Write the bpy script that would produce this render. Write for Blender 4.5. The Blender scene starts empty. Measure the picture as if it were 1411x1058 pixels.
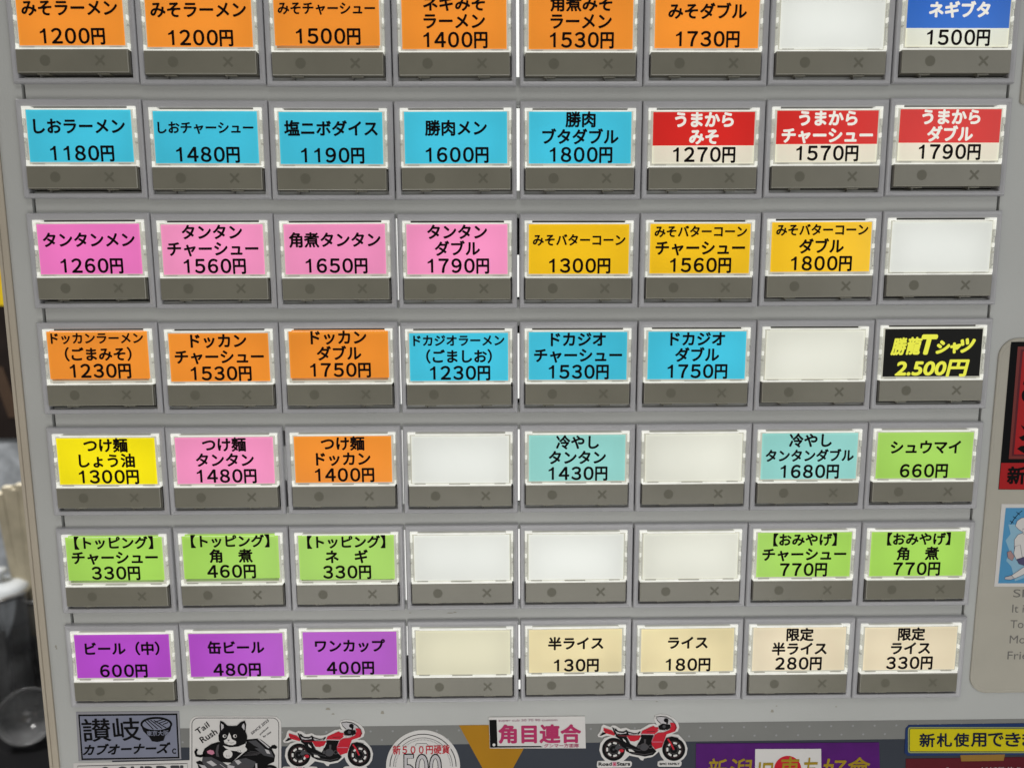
import bpy, bmesh, math, random
from mathutils import Vector, Matrix
random.seed(7)
SC = bpy.context.scene
COL = SC.collection
U = 0.04                      # one button pitch in metres; all sizes below are in pitches

# ------------------------------------------------------------------ camera
F, CX, CY, CZ = 1020.0, 3.862522, -6.182321, -2.321894
PI_, YA, RO = 0.140955, 0.013012, -0.003609
PW, PH = 1411.0, 1058.0
FWD = Vector((math.sin(YA)*math.cos(PI_), math.cos(YA)*math.cos(PI_), -math.sin(PI_)))
RT0 = Vector((math.cos(YA), -math.sin(YA), 0)); UP0 = RT0.cross(FWD)
RT = RT0*math.cos(RO) + UP0*math.sin(RO); UPV = -RT0*math.sin(RO) + UP0*math.cos(RO)
cam = bpy.data.cameras.new('camera'); camo = bpy.data.objects.new('camera', cam); COL.objects.link(camo)
camo.matrix_world = Matrix(((RT.x, UPV.x, -FWD.x, CX*U), (RT.y, UPV.y, -FWD.y, CY*U), (RT.z, UPV.z, -FWD.z, CZ*U), (0, 0, 0, 1)))
cam.sensor_fit = 'HORIZONTAL'; cam.sensor_width = 36.0; cam.lens = 36.0*F/PW
cam.clip_start = 0.01; cam.clip_end = 50
cam.dof.use_dof = True; cam.dof.focus_distance = 6.35*U; cam.dof.aperture_fstop = 14
SC.camera = camo

# ------------------------------------------------------------------ light
SC.view_settings.view_transform = 'Standard'; SC.view_settings.look = 'None'
SC.view_settings.exposure = 0; SC.view_settings.gamma = 1; SC.view_settings.use_curve_mapping = False
w = bpy.data.worlds.new('World'); SC.world = w; w.use_nodes = True
bg = w.node_tree.nodes['Background']; bg.inputs[0].default_value = (1.0, 0.985, 0.965, 1); bg.inputs[1].default_value = 0.20
def area(name, loc, target, size, size_y, power, col):
    l = bpy.data.lights.new(name, 'AREA'); l.shape = 'RECTANGLE'; l.size = size*U; l.size_y = size_y*U
    l.energy = power; l.color = col
    o = bpy.data.objects.new(name, l); COL.objects.link(o); o.location = Vector(loc)*U
    o.rotation_euler = (Vector(target)-Vector(loc)).to_track_quat('-Z', 'Y').to_euler()
    return o
area('low_fill_light', (4.0, -9.0, -9.5), (4.0, 0, -6.5), 12, 5, 0.62, (1.0, 0.985, 0.96))  # added fill below the camera, brightens the lower rows; no lamp known there
area('ceiling_light', (6, -14, 18), (4, 0, -4), 16, 8, 2.0, (1.0, 0.985, 0.965))
area('back_fill_light', (-25, 8, 26), (-22, 22, -6), 14, 8, 30.0, (1.0, 0.97, 0.94))  # unseen fill added to brighten the wall and jars at the left
area('window_light', (24, -22, -1), (5, 0, -3), 14, 18, 1.9, (1.0, 1.0, 0.98))
area('left_room_light', (-15, -12, -6), (0, 0, -6), 8, 10, 0.50, (1.0, 0.84, 0.68))
SC.cycles.use_denoising = True
SC.cycles.max_bounces = 6
SC.cycles.filter_width = 1.5

# ------------------------------------------------------------------ materials
def lin(c):
    return tuple((v/255/12.92 if v/255 <= .04045 else ((v/255+.055)/1.055)**2.4) for v in c)
MATS = {}
def mat(name, rgb, rough=.5, emit=0.0, emit_rgb=None, var=.05, scale=60, bump=0.0, bscale=900, spec=.18, detail=4, metal=0, coat=0, trans=0, linear=False, sheet=False):
    if name in MATS: return MATS[name]
    c = rgb if linear else lin(rgb)
    m = bpy.data.materials.new(name); m.use_nodes = True; nt = m.node_tree; n = nt.nodes
    p = n['Principled BSDF']
    geo = n.new('ShaderNodeNewGeometry')
    nz = n.new('ShaderNodeTexNoise'); nz.inputs['Scale'].default_value = scale; nz.inputs['Detail'].default_value = detail
    nt.links.new(geo.outputs['Position'], nz.inputs['Vector'])
    mr = n.new('ShaderNodeMapRange'); mr.inputs[1].default_value = .3; mr.inputs[2].default_value = .7
    mr.inputs[3].default_value = 1-var; mr.inputs[4].default_value = 1+var*.5
    nt.links.new(nz.outputs['Fac'], mr.inputs[0])
    vm = n.new('ShaderNodeVectorMath'); vm.operation = 'SCALE'; vm.inputs[0].default_value = c
    nt.links.new(mr.outputs[0], vm.inputs['Scale']); nt.links.new(vm.outputs[0], p.inputs['Base Color'])
    p.inputs['Roughness'].default_value = rough; p.inputs['Metallic'].default_value = metal
    p.inputs['Specular IOR Level'].default_value = spec
    if coat: p.inputs['Coat Weight'].default_value = coat; p.inputs['Coat Roughness'].default_value = .12
    if trans: p.inputs['Transmission Weight'].default_value = trans
    if emit:
        ve = n.new('ShaderNodeVectorMath'); ve.operation = 'SCALE'
        ve.inputs[0].default_value = lin(emit_rgb) if emit_rgb else c
        nt.links.new(mr.outputs[0], ve.inputs['Scale']); nt.links.new(ve.outputs[0], p.inputs['Emission Color'])
        p.inputs['Emission Strength'].default_value = emit
    if bump:
        bz = n.new('ShaderNodeTexNoise'); bz.inputs['Scale'].default_value = bscale; bz.inputs['Detail'].default_value = 3
        nt.links.new(geo.outputs['Position'], bz.inputs['Vector'])
        b = n.new('ShaderNodeBump'); b.inputs['Strength'].default_value = bump; b.inputs['Distance'].default_value = .0004
        nt.links.new(bz.outputs['Fac'], b.inputs['Height']); nt.links.new(b.outputs[0], p.inputs['Normal'])
    if sheet:
        tr = n.new('ShaderNodeBsdfTranslucent'); ad = n.new('ShaderNodeAddShader')
        tr.inputs['Color'].default_value = tuple(v*.62 for v in lin(emit_rgb))+(1,)
        nt.links.new(p.outputs[0], ad.inputs[0]); nt.links.new(tr.outputs[0], ad.inputs[1])
        nt.links.new(ad.outputs[0], n['Material Output'].inputs['Surface'])
    MATS[name] = m
    return m
def card_mat(name, rgb, k=.54):
    if name in MATS: return MATS[name]
    c = lin(rgb)
    old = 'beige' in name or 'cream' in name
    return mat(name, tuple(v*.30 for v in c), rough=.22, sheet=True, emit=k, emit_rgb=rgb, var=.17 if old else .14, scale=40 if old else 24, detail=2 if old else 1, spec=.08 if 'black' in name else .35, linear=True)

M_PANEL = mat('panel_paint', (.492, .505, .488), .36, spec=.35, var=.07, scale=16, bump=.15, bscale=1500, linear=True)
M_RAIL = mat('rail_paint', (.452, .462, .445), .36, spec=.35, var=.05, scale=25, bump=.15, bscale=1500, linear=True)
M_BEZEL = mat('bezel_plastic', (.435, .437, .452), .30, spec=.5, var=.06, scale=40, bump=.2, bscale=1800, linear=True)
M_CABINET = mat('cabinet_paint', (.48, .43, .345), .5, var=.06, scale=30, linear=True)
M_DARK = mat('dark_recess', (.06, .055, .05), .5, var=.2, linear=True)
M_GAP = mat('gap_black', (.012, .012, .012), .7, linear=True)
M_STRIP = mat('smoked_plastic', (.208, .200, .156), .24, var=.10, scale=50, bump=.05, bscale=2500, spec=.5, linear=True)
M_EDGE = mat('strip_edge', (.33, .32, .27), .2, spec=.5, linear=True)
M_MARK = mat('mark_print', (.152, .147, .113), .30, linear=True)
M_TRAY = mat('reflector_white', (.75, .75, .73), .6, linear=True)
M_LAMP = mat('lamp_board', (.6, .6, .6), .5, emit=.25, emit_rgb=(255, 254, 250), linear=True)
M_LIT = mat('edge_lit_plastic', (.5, .5, .48), .25, emit=.60, emit_rgb=(250, 250, 240), var=.12, scale=220, linear=True)  # own glow stands in for backlight carried through the plastic
M_BACK = mat('lightbox', (.4, .4, .37), .4, emit=.26, emit_rgb=(248, 247, 232), var=.14, scale=120, linear=True)
M_OPAL = mat('opal_plate', (.3, .3, .28), .25, sheet=True, emit=.42, emit_rgb=(227, 228, 218), var=.10, scale=22, detail=1, linear=True)
M_OPALE = mat('opal_edge', (.3, .3, .27), .3, emit=.42, emit_rgb=(232, 229, 210), var=.10, scale=120, linear=True)
M_OPALW = mat('opal_plate_cool', (.3, .3, .3), .25, sheet=True, emit=.41, emit_rgb=(228, 231, 226), var=.10, scale=22, detail=1, linear=True)
M_OPALY = mat('opal_plate_yellowed', (.3, .3, .26), .25, sheet=True, emit=.39, emit_rgb=(218, 214, 188), var=.10, scale=22, detail=1, linear=True)
M_FROST = mat('frosted_clip', (.42, .41, .37), .3, emit=.12, emit_rgb=(230, 228, 210), var=.15, scale=300, linear=True)
M_CLEAR = mat('clear_plastic', (.86, .87, .84), .10, emit=.10, emit_rgb=(250, 250, 236), trans=.92, var=.06, scale=200, linear=True)  # faint glow stands in for light scattered inside the acrylic
M_LEAK = mat('leak_light', (.7, .7, .7), .5, emit=.95, emit_rgb=(250, 250, 245), linear=True)
M_INK = mat('ink', (16, 8, 10), .6, spec=.08)
M_WHITEINK = mat('white_cutout', (.3, .3, .28), .35, emit=.75, emit_rgb=(240, 236, 225), linear=True)
M_LIMEINK = mat('lime_cutout', (.25, .25, .03), .35, emit=.80, emit_rgb=(232, 232, 70), linear=True)

# ------------------------------------------------------------------ mesh helpers
class MB:
    def __init__(s): s.v = []; s.f = []; s.m = []; s.mats = []; s.sm = set()
    def mi(s, m):
        if m not in s.mats: s.mats.append(m)
        return s.mats.index(m)
    def face(s, pts, m, smooth=False):
        b = len(s.v); s.v += [tuple(p) for p in pts]; s.f.append(tuple(range(b, b+len(pts)))); s.m.append(s.mi(m))
    def mesh(s, vs, fs, m):
        b = len(s.v); k = s.mi(m); s.v += [tuple(p) for p in vs]
        for f in fs: s.f.append(tuple(i+b for i in f)); s.m.append(k)
    def box(s, u0, u1, v0, v1, d0, d1, m):          # v runs down, d runs out of the panel
        X = (u0, u1); Z = (-v0, -v1); Y = (-d0, -d1)
        P = [(X[i], Y[j], Z[k]) for i in (0, 1) for j in (0, 1) for k in (0, 1)]
        s.mesh(P, [(0,2,3,1),(4,5,7,6),(0,1,5,4),(2,6,7,3),(0,4,6,2),(1,3,7,5)], m)
    def rbox(s, u0, u1, v0, v1, d0, d1, m, b=.006):  # box with a chamfered front
        s.rings([(u0,u1,v0,v1,d0),(u0,u1,v0,v1,d1-b),(u0+b*.4,u1-b*.4,v0+b*.4,v1-b*.4,d1-b*.3),(u0+b,u1-b,v0+b,v1-b,d1)], m, cap=True)
    def rings(s, rs, m, cap=False):
        L = []
        for (u0,u1,v0,v1,d) in rs:
            L.append(len(s.v)); s.v += [(u0,-d,-v0),(u1,-d,-v0),(u1,-d,-v1),(u0,-d,-v1)]
        k = s.mi(m)
        for a, b in zip(L, L[1:]):
            for i in range(4):
                j = (i+1) % 4; s.f.append((a+i, b+i, b+j, a+j)); s.m.append(k)
        if cap: s.f.append(tuple(L[-1]+i for i in (0,3,2,1))); s.m.append(k)
    def build(s, name, parent=None, loc=None, smooth=False, recalc=True):
        me = bpy.data.meshes.new(name)
        o = bpy.data.objects.new(name, me)
        off = Vector((0,0,0))
        if parent is not None and loc is None:
            off = ORIG.get(parent.name, Vector((0,0,0)))
        elif loc is not None: off = Vector(loc)
        me.from_pydata([tuple((Vector(p)-off)*U) for p in s.v], [], s.f)
        for m in s.mats: me.materials.append(m)
        me.polygons.foreach_set('material_index', s.m)
        if smooth: me.polygons.foreach_set('use_smooth', [True]*len(s.f))
        if recalc:
            bm = bmesh.new(); bm.from_mesh(me); bmesh.ops.remove_doubles(bm, verts=bm.verts, dist=1e-7); bmesh.ops.recalc_face_normals(bm, faces=bm.faces); bm.to_mesh(me); bm.free()
        me.update()
        COL.objects.link(o)
        if parent is not None:
            o.parent = parent; ORIG[o.name] = off
        else:
            o.location = off*U; ORIG[o.name] = off
        return o
ORIG = {}
def empty(name, loc):
    o = bpy.data.objects.new(name, None); COL.objects.link(o); o.location = Vector(loc)*U; ORIG[o.name] = Vector(loc); o.empty_display_size = .01
    return o
def tag(o, label, cat, group=None, kind=None):
    if label: o['label'] = label
    if cat: o['category'] = cat
    if group: o['group'] = group
    if kind: o['kind'] = kind
    return o
def px(x, y, Y=0.0):           # where the line of sight through a photo pixel meets the plane at depth Y
    d = FWD + RT*((x-PW/2)/F) - UPV*((y-PH/2)/F)
    t = (Y-CY)/d.y
    return Vector((CX+d.x*t, Y, CZ+d.z*t))

# ------------------------------------------------------------------ lettering
GC = {}
FW = str.maketrans('0123456789', '０１２３４５６７８９')
def bold(mb, pts, fs, r, m):            # heavier strokes: the same outline laid a little off-register, each pass a hair proud of the last
    mb.mesh([p for p in pts], fs, m)
    if r <= 0: return
    for i in range(8):
        a = i*math.pi/4+.2; dx, dz, dy = r*math.cos(a), r*math.sin(a), -.00025*(i+1)
        mb.mesh([(p[0]+dx, p[1]+dy, p[2]+dz) for p in pts], fs, m)
def glyphs(txt, off=0.0, shear=0.0):
    off = 0.0
    key = (txt, off, shear)
    if key in GC: return GC[key]
    c = bpy.data.curves.new('t', 'FONT'); c.body = txt; c.offset = off; c.resolution_u = 4; c.shear = shear; c.fill_mode = 'FRONT'
    o = bpy.data.objects.new('t', c); COL.objects.link(o)
    dg = bpy.context.evaluated_depsgraph_get()
    me = o.evaluated_get(dg).to_mesh()
    vs = [(v.co.x, v.co.y) for v in me.vertices]; fs = [tuple(p.vertices) for p in me.polygons]
    o.evaluated_get(dg).to_mesh_clear(); bpy.data.objects.remove(o); bpy.data.curves.remove(c)
    x0 = min(v[0] for v in vs); x1 = max(v[0] for v in vs); y0 = min(v[1] for v in vs); y1 = max(v[1] for v in vs)
    GC[key] = (vs, fs, (x0, x1, y0, y1))
    return GC[key]
EMW = glyphs('国国')[2][1]-glyphs('国')[2][1]          # advance of one full-width character
KY = glyphs('国')[2]; KMID = (KY[2]+KY[3])/2
def put_line(mb, txt, uc, vc, w, em, d, m, off=.018, shear=0):
    vs, fs, (x0, x1, y0, y1) = glyphs(txt, off, shear)
    sx = w/(x1-x0); sy = em/EMW; xm = (x0+x1)/2
    bold(mb, [(uc+(x-xm)*sx, -d, -(vc-(y-KMID)*sy)) for x, y in vs], fs, off*em*1.1, m)
def put_price(mb, txt, uc, vc, d, m, off=.026, pitch=.106, hh=.112, yen=True):
    n = len(txt)+(1 if yen else 0); u = uc-pitch*n/2
    txt = txt.translate(FW)
    z = glyphs('０', off)[2]; sx = .080/(z[1]-z[0]); sy = hh/(z[3]-z[2]); zm = (z[2]+z[3])/2
    for ch in txt:
        if ch == '１':
            h = hh/2; c0 = u+pitch/2+.004
            P = [(c0-.003, -h), (c0+.0165, -h), (c0+.0165, h), (c0+.001, h), (c0-.010, h-.014), (c0-.030, h-.024), (c0-.030, h-.038), (c0-.003, h-.030)]
            mb.face([(x, -d, -vc+z) for x, z in P], m); u += pitch; continue
        vs, fs, b = glyphs(ch, off); xm = (b[0]+b[1])/2
        bold(mb, [(u+pitch/2+(x-xm)*sx, -d, -(vc-(y-zm)*sy)) for x, y in vs], fs, off*.16, m); u += pitch
    if yen:
        vs, fs, b = glyphs('円', off*1.4); xm = (b[0]+b[1])/2; ym = (b[2]+b[3])/2
        bold(mb, [(u+pitch*.53+(x-xm)*.098/(b[1]-b[0]), -d, -(vc+.004-(y-ym)*.117/(b[3]-b[2]))) for x, y in vs], fs, off*.17, m)
def put_quad(mb, txt, TL, TR, BL, lift, m, off=.01, Y=.04, shear=0):   # lettering inside a box given by three photo pixels
    vs, fs, (x0, x1, y0, y1) = glyphs(txt, off, shear)
    a, b, c = px(*TL, Y), px(*TR, Y), px(*BL, Y)
    out = []
    for x, y in vs:
        p = a+(b-a)*((x-x0)/(x1-x0))+(c-a)*((y1-y)/(y1-y0)); out.append((p.x, Y-lift, p.z))
    bold(mb, out, fs, max(off, 0)*(c-a).length*.9, m)

# ------------------------------------------------------------------ ticket machine
PD = -.04                       # the painted panel lies this far behind the bezel faces
ROWP, BH = .886942, .770536
machine = empty('ticket_machine', (3.9, .04, -11))
tag(machine, 'grey ticket vending machine front with seven rows of lit buttons', 'ticket machine')
mb = MB()
# left door edge: rounded profile swept down
prof = [(-.190, .155), (-.189, .066)]
for k in range(9):
    a = math.pi - k*math.pi/2/8
    prof.append((-.130+.059*math.cos(a), .071-.031*math.sin(a)*1.0))
prof += [(-.071, .040), (.0435, .040), (.0435, .155)]
for (x0, y0), (x1, y1) in zip(prof, prof[1:]):
    mb.face([(x0, y0, 2.0), (x1, y1, 2.0), (x1, y1, -11), (x0, y0, -11)], M_PANEL)
B7 = 6*ROWP+BH-.03
mb.box(.0435, 7.986, B7, 11, -.155, PD, M_PANEL)
mb.box(7.986, 10.2, -2, 11, -.155, PD, M_PANEL)
mb.box(.0435, 7.986, -2, -.02, -.155, PD, M_PANEL)
front = mb.build('front_panel', machine)
mb = MB()
mb.box(-.283, 10.4, -2, 11, -10, -.16, M_CABINET)
mb.rbox(-.288, -.257, -2, 11, -.16, -.062, M_CABINET, .01)
mb.rbox(-.252, -.194, -2, 11, -.16, -.055, M_CABINET, .012)
mb.build('cabinet', machine)
mb = MB(); mb.box(.046, 7.98, -.02, B7, -.159, -.140, M_GAP); mb.build('backing_plate', machine)
for r in range(6):
    v0 = r*ROWP+BH-.05; v1 = (r+1)*ROWP+.05
    mb = MB(); mb.rbox(.068, 7.966, v0, v1, -.135, PD, M_RAIL, .006); mb.build('row_rail', machine)
# light escaping between modules
LEAK = {(0,4):[(.03,.75)], (1,4):[(.06,.74)], (2,3):[(.03,.73)], (3,3):[(.02,.74)], (2,4):[(.35,.70)], (3,4):[(.12,.68)], (4,3):[(.02,.72)], (4,4):[(.06,.70)],
        (5,3):[(.02,.74)], (5,4):[(.03,.74)], (6,3):[(.0,.36)], (6,4):[(.05,.40),(.62,.70)], (5,1):[(.03,.70)], (4,2):[(.2,.5)]}
for (r, c), spans in LEAK.items():
    for a, b in spans:
        mb = MB(); mb.box(c-.020, c+.020, r*ROWP+a, r*ROWP+b, -.130, -.110, M_LEAK); mb.build('light_strip', machine)

# ------------------------------------------------------------------ one button, then copies
def bow(r, c):
    k = (.03, .026, .022, .015, .007, 0.0, -.010)[r]; t = (c+.5)/8
    return k*4*t*(1-t)
def make_button(narrow_l=.004, narrow_r=.004):
    root = empty('ticket_button', (0, 0, 0))
    L, R, T, B = narrow_l, 1-narrow_r, 0.0, BH
    mb = MB()
    mb.rings([(L,R,T,B,-.10), (L,R,T,B,-.016), (L+.003,R-.003,T+.003,B-.003,-.006), (L+.010,R-.010,T+.010,B-.010,0), (L+.022,R-.022,T+.030,B-.020,-.001),
              (.046,.952,.052,.733,-.007), (.050,.948,.056,.729,-.016), (.050,.948,.056,.729,-.115)], M_BEZEL)
    bez = mb.build('bezel', root)
    mb = MB(); mb.box(.048, .950, .054, .731, -.125, -.112, M_DARK); mb.build('recess', root)
    # lit box behind the card
    mb = MB(); mb.rings([(.053,.945,.071,.514,-.11), (.053,.945,.071,.514,-.022), (.0765,.9215,.0825,.506,-.022), (.0765,.9215,.0825,.506,-.030)], M_BACK); mb.build('light_box', root)
    mb = MB(); mb.rings([(.0770,.9210,.083,.5055,-.022), (.0770,.9210,.083,.5055,-.108)], M_TRAY, cap=True); mb.build('reflector', root)
    mb = MB(); mb.rbox(.19, .81, .175, .415, -.1075, -.100, M_LAMP, .002); mb.build('lamp_board', root)
    mb = MB(); mb.rings([(.0775,.9205,.0835,.505,-.020), (.0775,.9205,.0835,.505,-.004), (.0795,.9185,.0855,.503,-.002), (.096,.902,.100,.488,-.002), (.096,.902,.100,.488,-.006)], M_OPALE); opal = mb.build('diffuser', root)
    # clear frame: corner lugs, side rails with catches, lower lip
    mb = MB()
    for s in (0, 1):
        f = (lambda a: a) if s == 0 else (lambda a: .998-a)
        def bx(a, b, v0, v1, d0, d1, m):
            a, b = f(a), f(b); mb.rbox(min(a, b), max(a, b), v0, v1, d0, d1, m, .004)
        bx(.052, .114, .057, .0775, -.06, .004, M_LIT)
        bx(.052, .072, .080, .208, -.020, .005, M_CLEAR)
        bx(.054, .070, .214, .300, -.020, .000, M_CLEAR)
        bx(.052, .071, .305, .440, -.020, .003, M_CLEAR)
        bx(.053, .072, .446, .508, -.020, .007, M_CLEAR)
        bx(.055, .066, .079, .150, -.0195, .0075, M_LIT)  # glowing chips imitate the bright backlit segments of the rail
        bx(.0545, .065, .262, .296, -.0195, .0065, M_LIT)
        bx(.0555, .064, .330, .345, -.0195, .0045, M_FROST)
        bx(.055, .067, .474, .508, -.0195, .0095, M_LIT)
    mb.rbox(.1165, .8815, .0735, .0815, -.06, .003, M_LIT, .002)
    mb.rbox(.058, .935, .510, .5205, -.06, .018, M_LIT, .003)
    fr = mb.build('clear_frame', root)
    mb = MB()
    mb.rbox(.105, .20, .499, .508, -.02, .008, M_FROST, .003); mb.rbox(.79, .885, .499, .508, -.02, .008, M_FROST, .003)
    mb.rbox(.40, .58, .5045, .5095, -.02, .010, M_FROST, .002)
    mb.build('card_catch', root)
    # smoked indicator strip with ring and cross
    mb = MB()
    rs = [(.060,.934,.5215,.697,-.055), (.060,.934,.5215,.697,.012), (.0605,.9335,.5225,.6965,.0185), (.064,.930,.527,.691,.021)]
    mb.rings(rs[:2], M_STRIP); mb.rings(rs[1:], M_EDGE); mb.face([(u, -.021, -v) for u, v in ((.064,.527),(.930,.527),(.930,.691),(.064,.691))], M_STRIP); strip = mb.build('indicator_strip', root)
    mb = MB(); mb.face([(.285+.041*math.cos(t*math.pi/14), -.0216, -.607-.041*math.sin(t*math.pi/14)) for t in range(28)], M_MARK); mb.build('circle_mark', strip)
    mb = MB()
    for sg in (1, -1):
        a = math.pi/4*sg; ca, sa = math.cos(a), math.sin(a); l, h = .049, .0085
        mb.face([(.715+ca*x-sa*y, -.0216-.0002*sg, -.607+sa*x+ca*y) for x, y in ((-l,-h),(l,-h),(l,h),(-l,h))], M_MARK)
    mb.build('cross_mark', strip)
    mb = MB()
    mb.box(.055, .0595, .530, .700, -.06, .006, M_FROSTD); mb.box(.9355, .9415, .545, .700, -.06, -.004, M_FROSTD)
    mb.rbox(.205, .30, .699, .708, -.08, .008, M_STRIP, .002); mb.rbox(.68, .775, .699, .708, -.08, .008, M_STRIP, .002)
    mb.box(.222, .230, .708, .722, -.08, -.002, M_FROSTD); mb.box(.69, .698, .708, .722, -.08, -.002, M_FROSTD)
    mb.box(.30, .68, .7145, .718, -.08, -.05, M_FROSTD); mb.box(.06, .935, .7005, .7035, -.08, -.030, M_FROSTD)
    mb.build('catch', root)
    return root
M_FROSTD = mat('smoked_clip', (.17, .165, .15), .25, var=.1, linear=True)
def kids(o): return [c for c in ALL if c.parent == o]
def copy_tree(o, parent=None):
    c = o.copy(); COL.objects.link(c)
    if parent is not None: c.parent = parent
    for ch in o.children: copy_tree(ch, c)
    return c

O, CY_, PK, MG, YE, GR, AQ, PU, LE, RD, BL_, BK, BE, CR = 'orange cyan pink magenta yellow green aqua purple lemon red blue black beige cream'.split()
RGB = {O:(232,150,52), CY_:(72,194,218), PK:(234,152,194), MG:(232,128,196), YE:(234,193,28), GR:(166,208,96), AQ:(154,211,206), PU:(176,78,194), LE:(240,226,14),
       RD:(205,40,35), BL_:(40,104,190), BK:(16,16,14), BE:(220,208,166), CR:(222,211,186)}
TXT = [
 [(O,'みそラーメン','1200'),(O,'みそラーメン','1200'),(O,'みそチャーシュー','1500',-.022),(O,'ネギみそ|ラーメン','1400'),(O,'角煮みそ|ラーメン','1530'),(O,'みそダブル','1730'),None,(BL_,'ネギブタ','1500')],
 [(CY_,'しおラーメン','1180'),(CY_,'しおチャーシュー','1480'),(CY_,'塩ニボダイス','1190'),(CY_,'勝肉メン','1600'),(CY_,'勝肉|ブタダブル','1800'),(RD,'うまから|みそ','1270'),(RD,'うまから|チャーシュー','1570'),(RD,'うまから|ダブル','1790')],
 [(MG,'タンタンメン','1260'),(PK,'タンタン|チャーシュー','1560'),(PK,'角煮タンタン','1650'),(PK,'タンタン|ダブル','1790'),(YE,'みそバターコーン','1300'),(YE,'みそバターコーン|チャーシュー','1560'),(YE,'みそバターコーン|ダブル','1800'),None],
 [(O,'ドッカンラーメン|（ごまみそ）','1230',-.018),(O,'ドッカン|チャーシュー','1530'),(O,'ドッカン|ダブル','1750',-.022),(CY_,'ドカジオラーメン|（ごましお）','1230'),(CY_,'ドカジオ|チャーシュー','1530'),(CY_,'ドカジオ|ダブル','1750'),None,(BK,'勝龍Tシャツ','2.500')],
 [(LE,'つけ麺|しょう油','1300'),(PK,'つけ麺|タンタン','1480'),(O,'つけ麺|ドッカン','1400'),None,(AQ,'冷やし|タンタン','1430'),None,(AQ,'冷やし|タンタンダブル','1680'),(GR,'シュウマイ','660')],
 [(GR,'【トッピング】|チャーシュー','330',-.024),(GR,'【トッピング】|角　煮','460',-.028),(GR,'【トッピング】|ネ　ギ','330',-.014),None,None,None,(GR,'【おみやげ】|チャーシュー','770'),(GR,'【おみやげ】|角　煮','770')],
 [(PU,'ビール（中）','600'),(PU,'缶ビール','480'),(PU,'ワンカップ','400'),None,(BE,'半ライス','130'),(BE,'ライス','180'),(CR,'限定|半ライス','280'),(CR,'限定|ライス','330')],
]
BLANK = {(0,6):'blank white button between みそダブル 1730円 and the blue ネギブタ button',
 (2,7):'blank cool white button right of みそバターコーン ダブル 1800円',
 (3,6):'blank white button between ドカジオ ダブル and the black T-shirt button',
 (4,3):'blank white button between つけ麺 ドッカン and 冷やし タンタン',
 (4,5):'blank cream button between 冷やし タンタン and 冷やし タンタンダブル',
 (5,3):'blank white button immediately right of トッピング ネギ 330円',
 (5,4):'blank white button in the middle of three blanks in one row',
 (5,5):'blank smudged white button immediately left of おみやげ チャーシュー',
 (6,3):'blank yellowish white button between ワンカップ 400円 and 半ライス 130円'}
CNAME = {MG:'deep pink', AQ:'pale aqua', LE:'lemon yellow', BE:'beige', CR:'pale cream', YE:'golden yellow'}
def make_card(root, spec, r, c):
    col, name, price = spec[:3]; dv = spec[3] if len(spec) > 3 else random.uniform(-.003, .003)
    u0, u1, v0, v1 = .086, .911, .088+dv, .490+dv
    d = .003
    m = card_mat('card_'+CNAME.get(col, col).replace(' ', '_'), RGB[col])
    white = card_mat('card_white', (230, 230, 212), .52)
    mb = MB()
    base = white if col in (RD, BL_) else m
    mb.rbox(u0, u1, v0 if base is m else v0+.263, v1, -.004, d, base, .0015)
    card = mb.build('card', root)
    vp = v1-.068
    if col in (RD, BL_):
        mb = MB(); mb.rbox(u0+.002, u1-.002, v0+.002, v0+.262, -.004, d, m, .0015); mb.build('colour_band', card)
        vp = v1-.068
    lines = name.split('|'); mb = MB(); dt = d+.0026
    ink = M_WHITEINK if col in (RD, BL_) else M_LIMEINK if col == BK else M_INK
    uc = .5
    for i, t in enumerate(lines):
        n = len(t)
        em = min(.126, .80/n); w = glyphs(t, .018)[2]; w = (w[1]-w[0])/EMW*em
        if col in (RD, BL_): em *= 1.0
        if len(lines) == 1: v = vp-.205
        else: v = vp-(.270, .137)[i]
        if n >= 7 and t[0] not in '【': w = min(w, .755)
        if t[0] in '【（':
            em = .118; w = glyphs(t, .018)[2]; w = min((w[1]-w[0])/EMW*em, .70)
        if col == BK:
            for ch, x, w_, h_, dy in (('勝', .205, .125, .140, .004), ('龍', .335, .125, .140, .0), ('T', .462, .120, .150, -.010), ('シ', .580, .105, .100, .012), ('ャ', .688, .080, .080, .020), ('ツ', .790, .115, .110, .0)):
                vs, fs, b = glyphs(ch, 0, .22)
                bold(mb, [(x+(p-(b[0]+b[1])/2)*w_/(b[1]-b[0]), -dt, -(v+.012+dy-(q-(b[2]+b[3])/2)*h_/(b[3]-b[2]))) for p, q in vs], fs, (.0055 if ch in '勝龍' else .008 if ch != 'T' else .011), ink)
        else: put_line(mb, t, uc, v, w, em, dt, ink, .031 if col not in (RD, BL_) else .040)
    pm = M_INK if col != BK else M_LIMEINK
    if col == BK:
        vs, fs, b = glyphs('2.500円', .032, .15); bold(mb, [(.5+(x-(b[0]+b[1])/2)*.62/(b[1]-b[0]), -dt, -(vp-.002-(y-(b[2]+b[3])/2)*.135/(b[3]-b[2]))) for x, y in vs], fs, .0062, pm)
    else: put_price(mb, price, .492, vp, dt, pm)
    mb.build('printed_text', card)
    return card
def make_blank(root, m):
    mb = MB(); mb.rbox(.0835, .9145, .087, .499, -.002, .001, m, .002); mb.build('blank_card', root)
VAR = {}
def proto(nl, nr):
    if (nl, nr) not in VAR:
        VAR[(nl, nr)] = [make_button(nl, nr), False]
    return VAR[(nl, nr)]
gap_cols = {}
for (r, c), sp in LEAK.items():
    wd = {(0,4):.013, (1,4):.013}.get((r, c), .009)
    gap_cols[(r, c)] = wd
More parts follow.
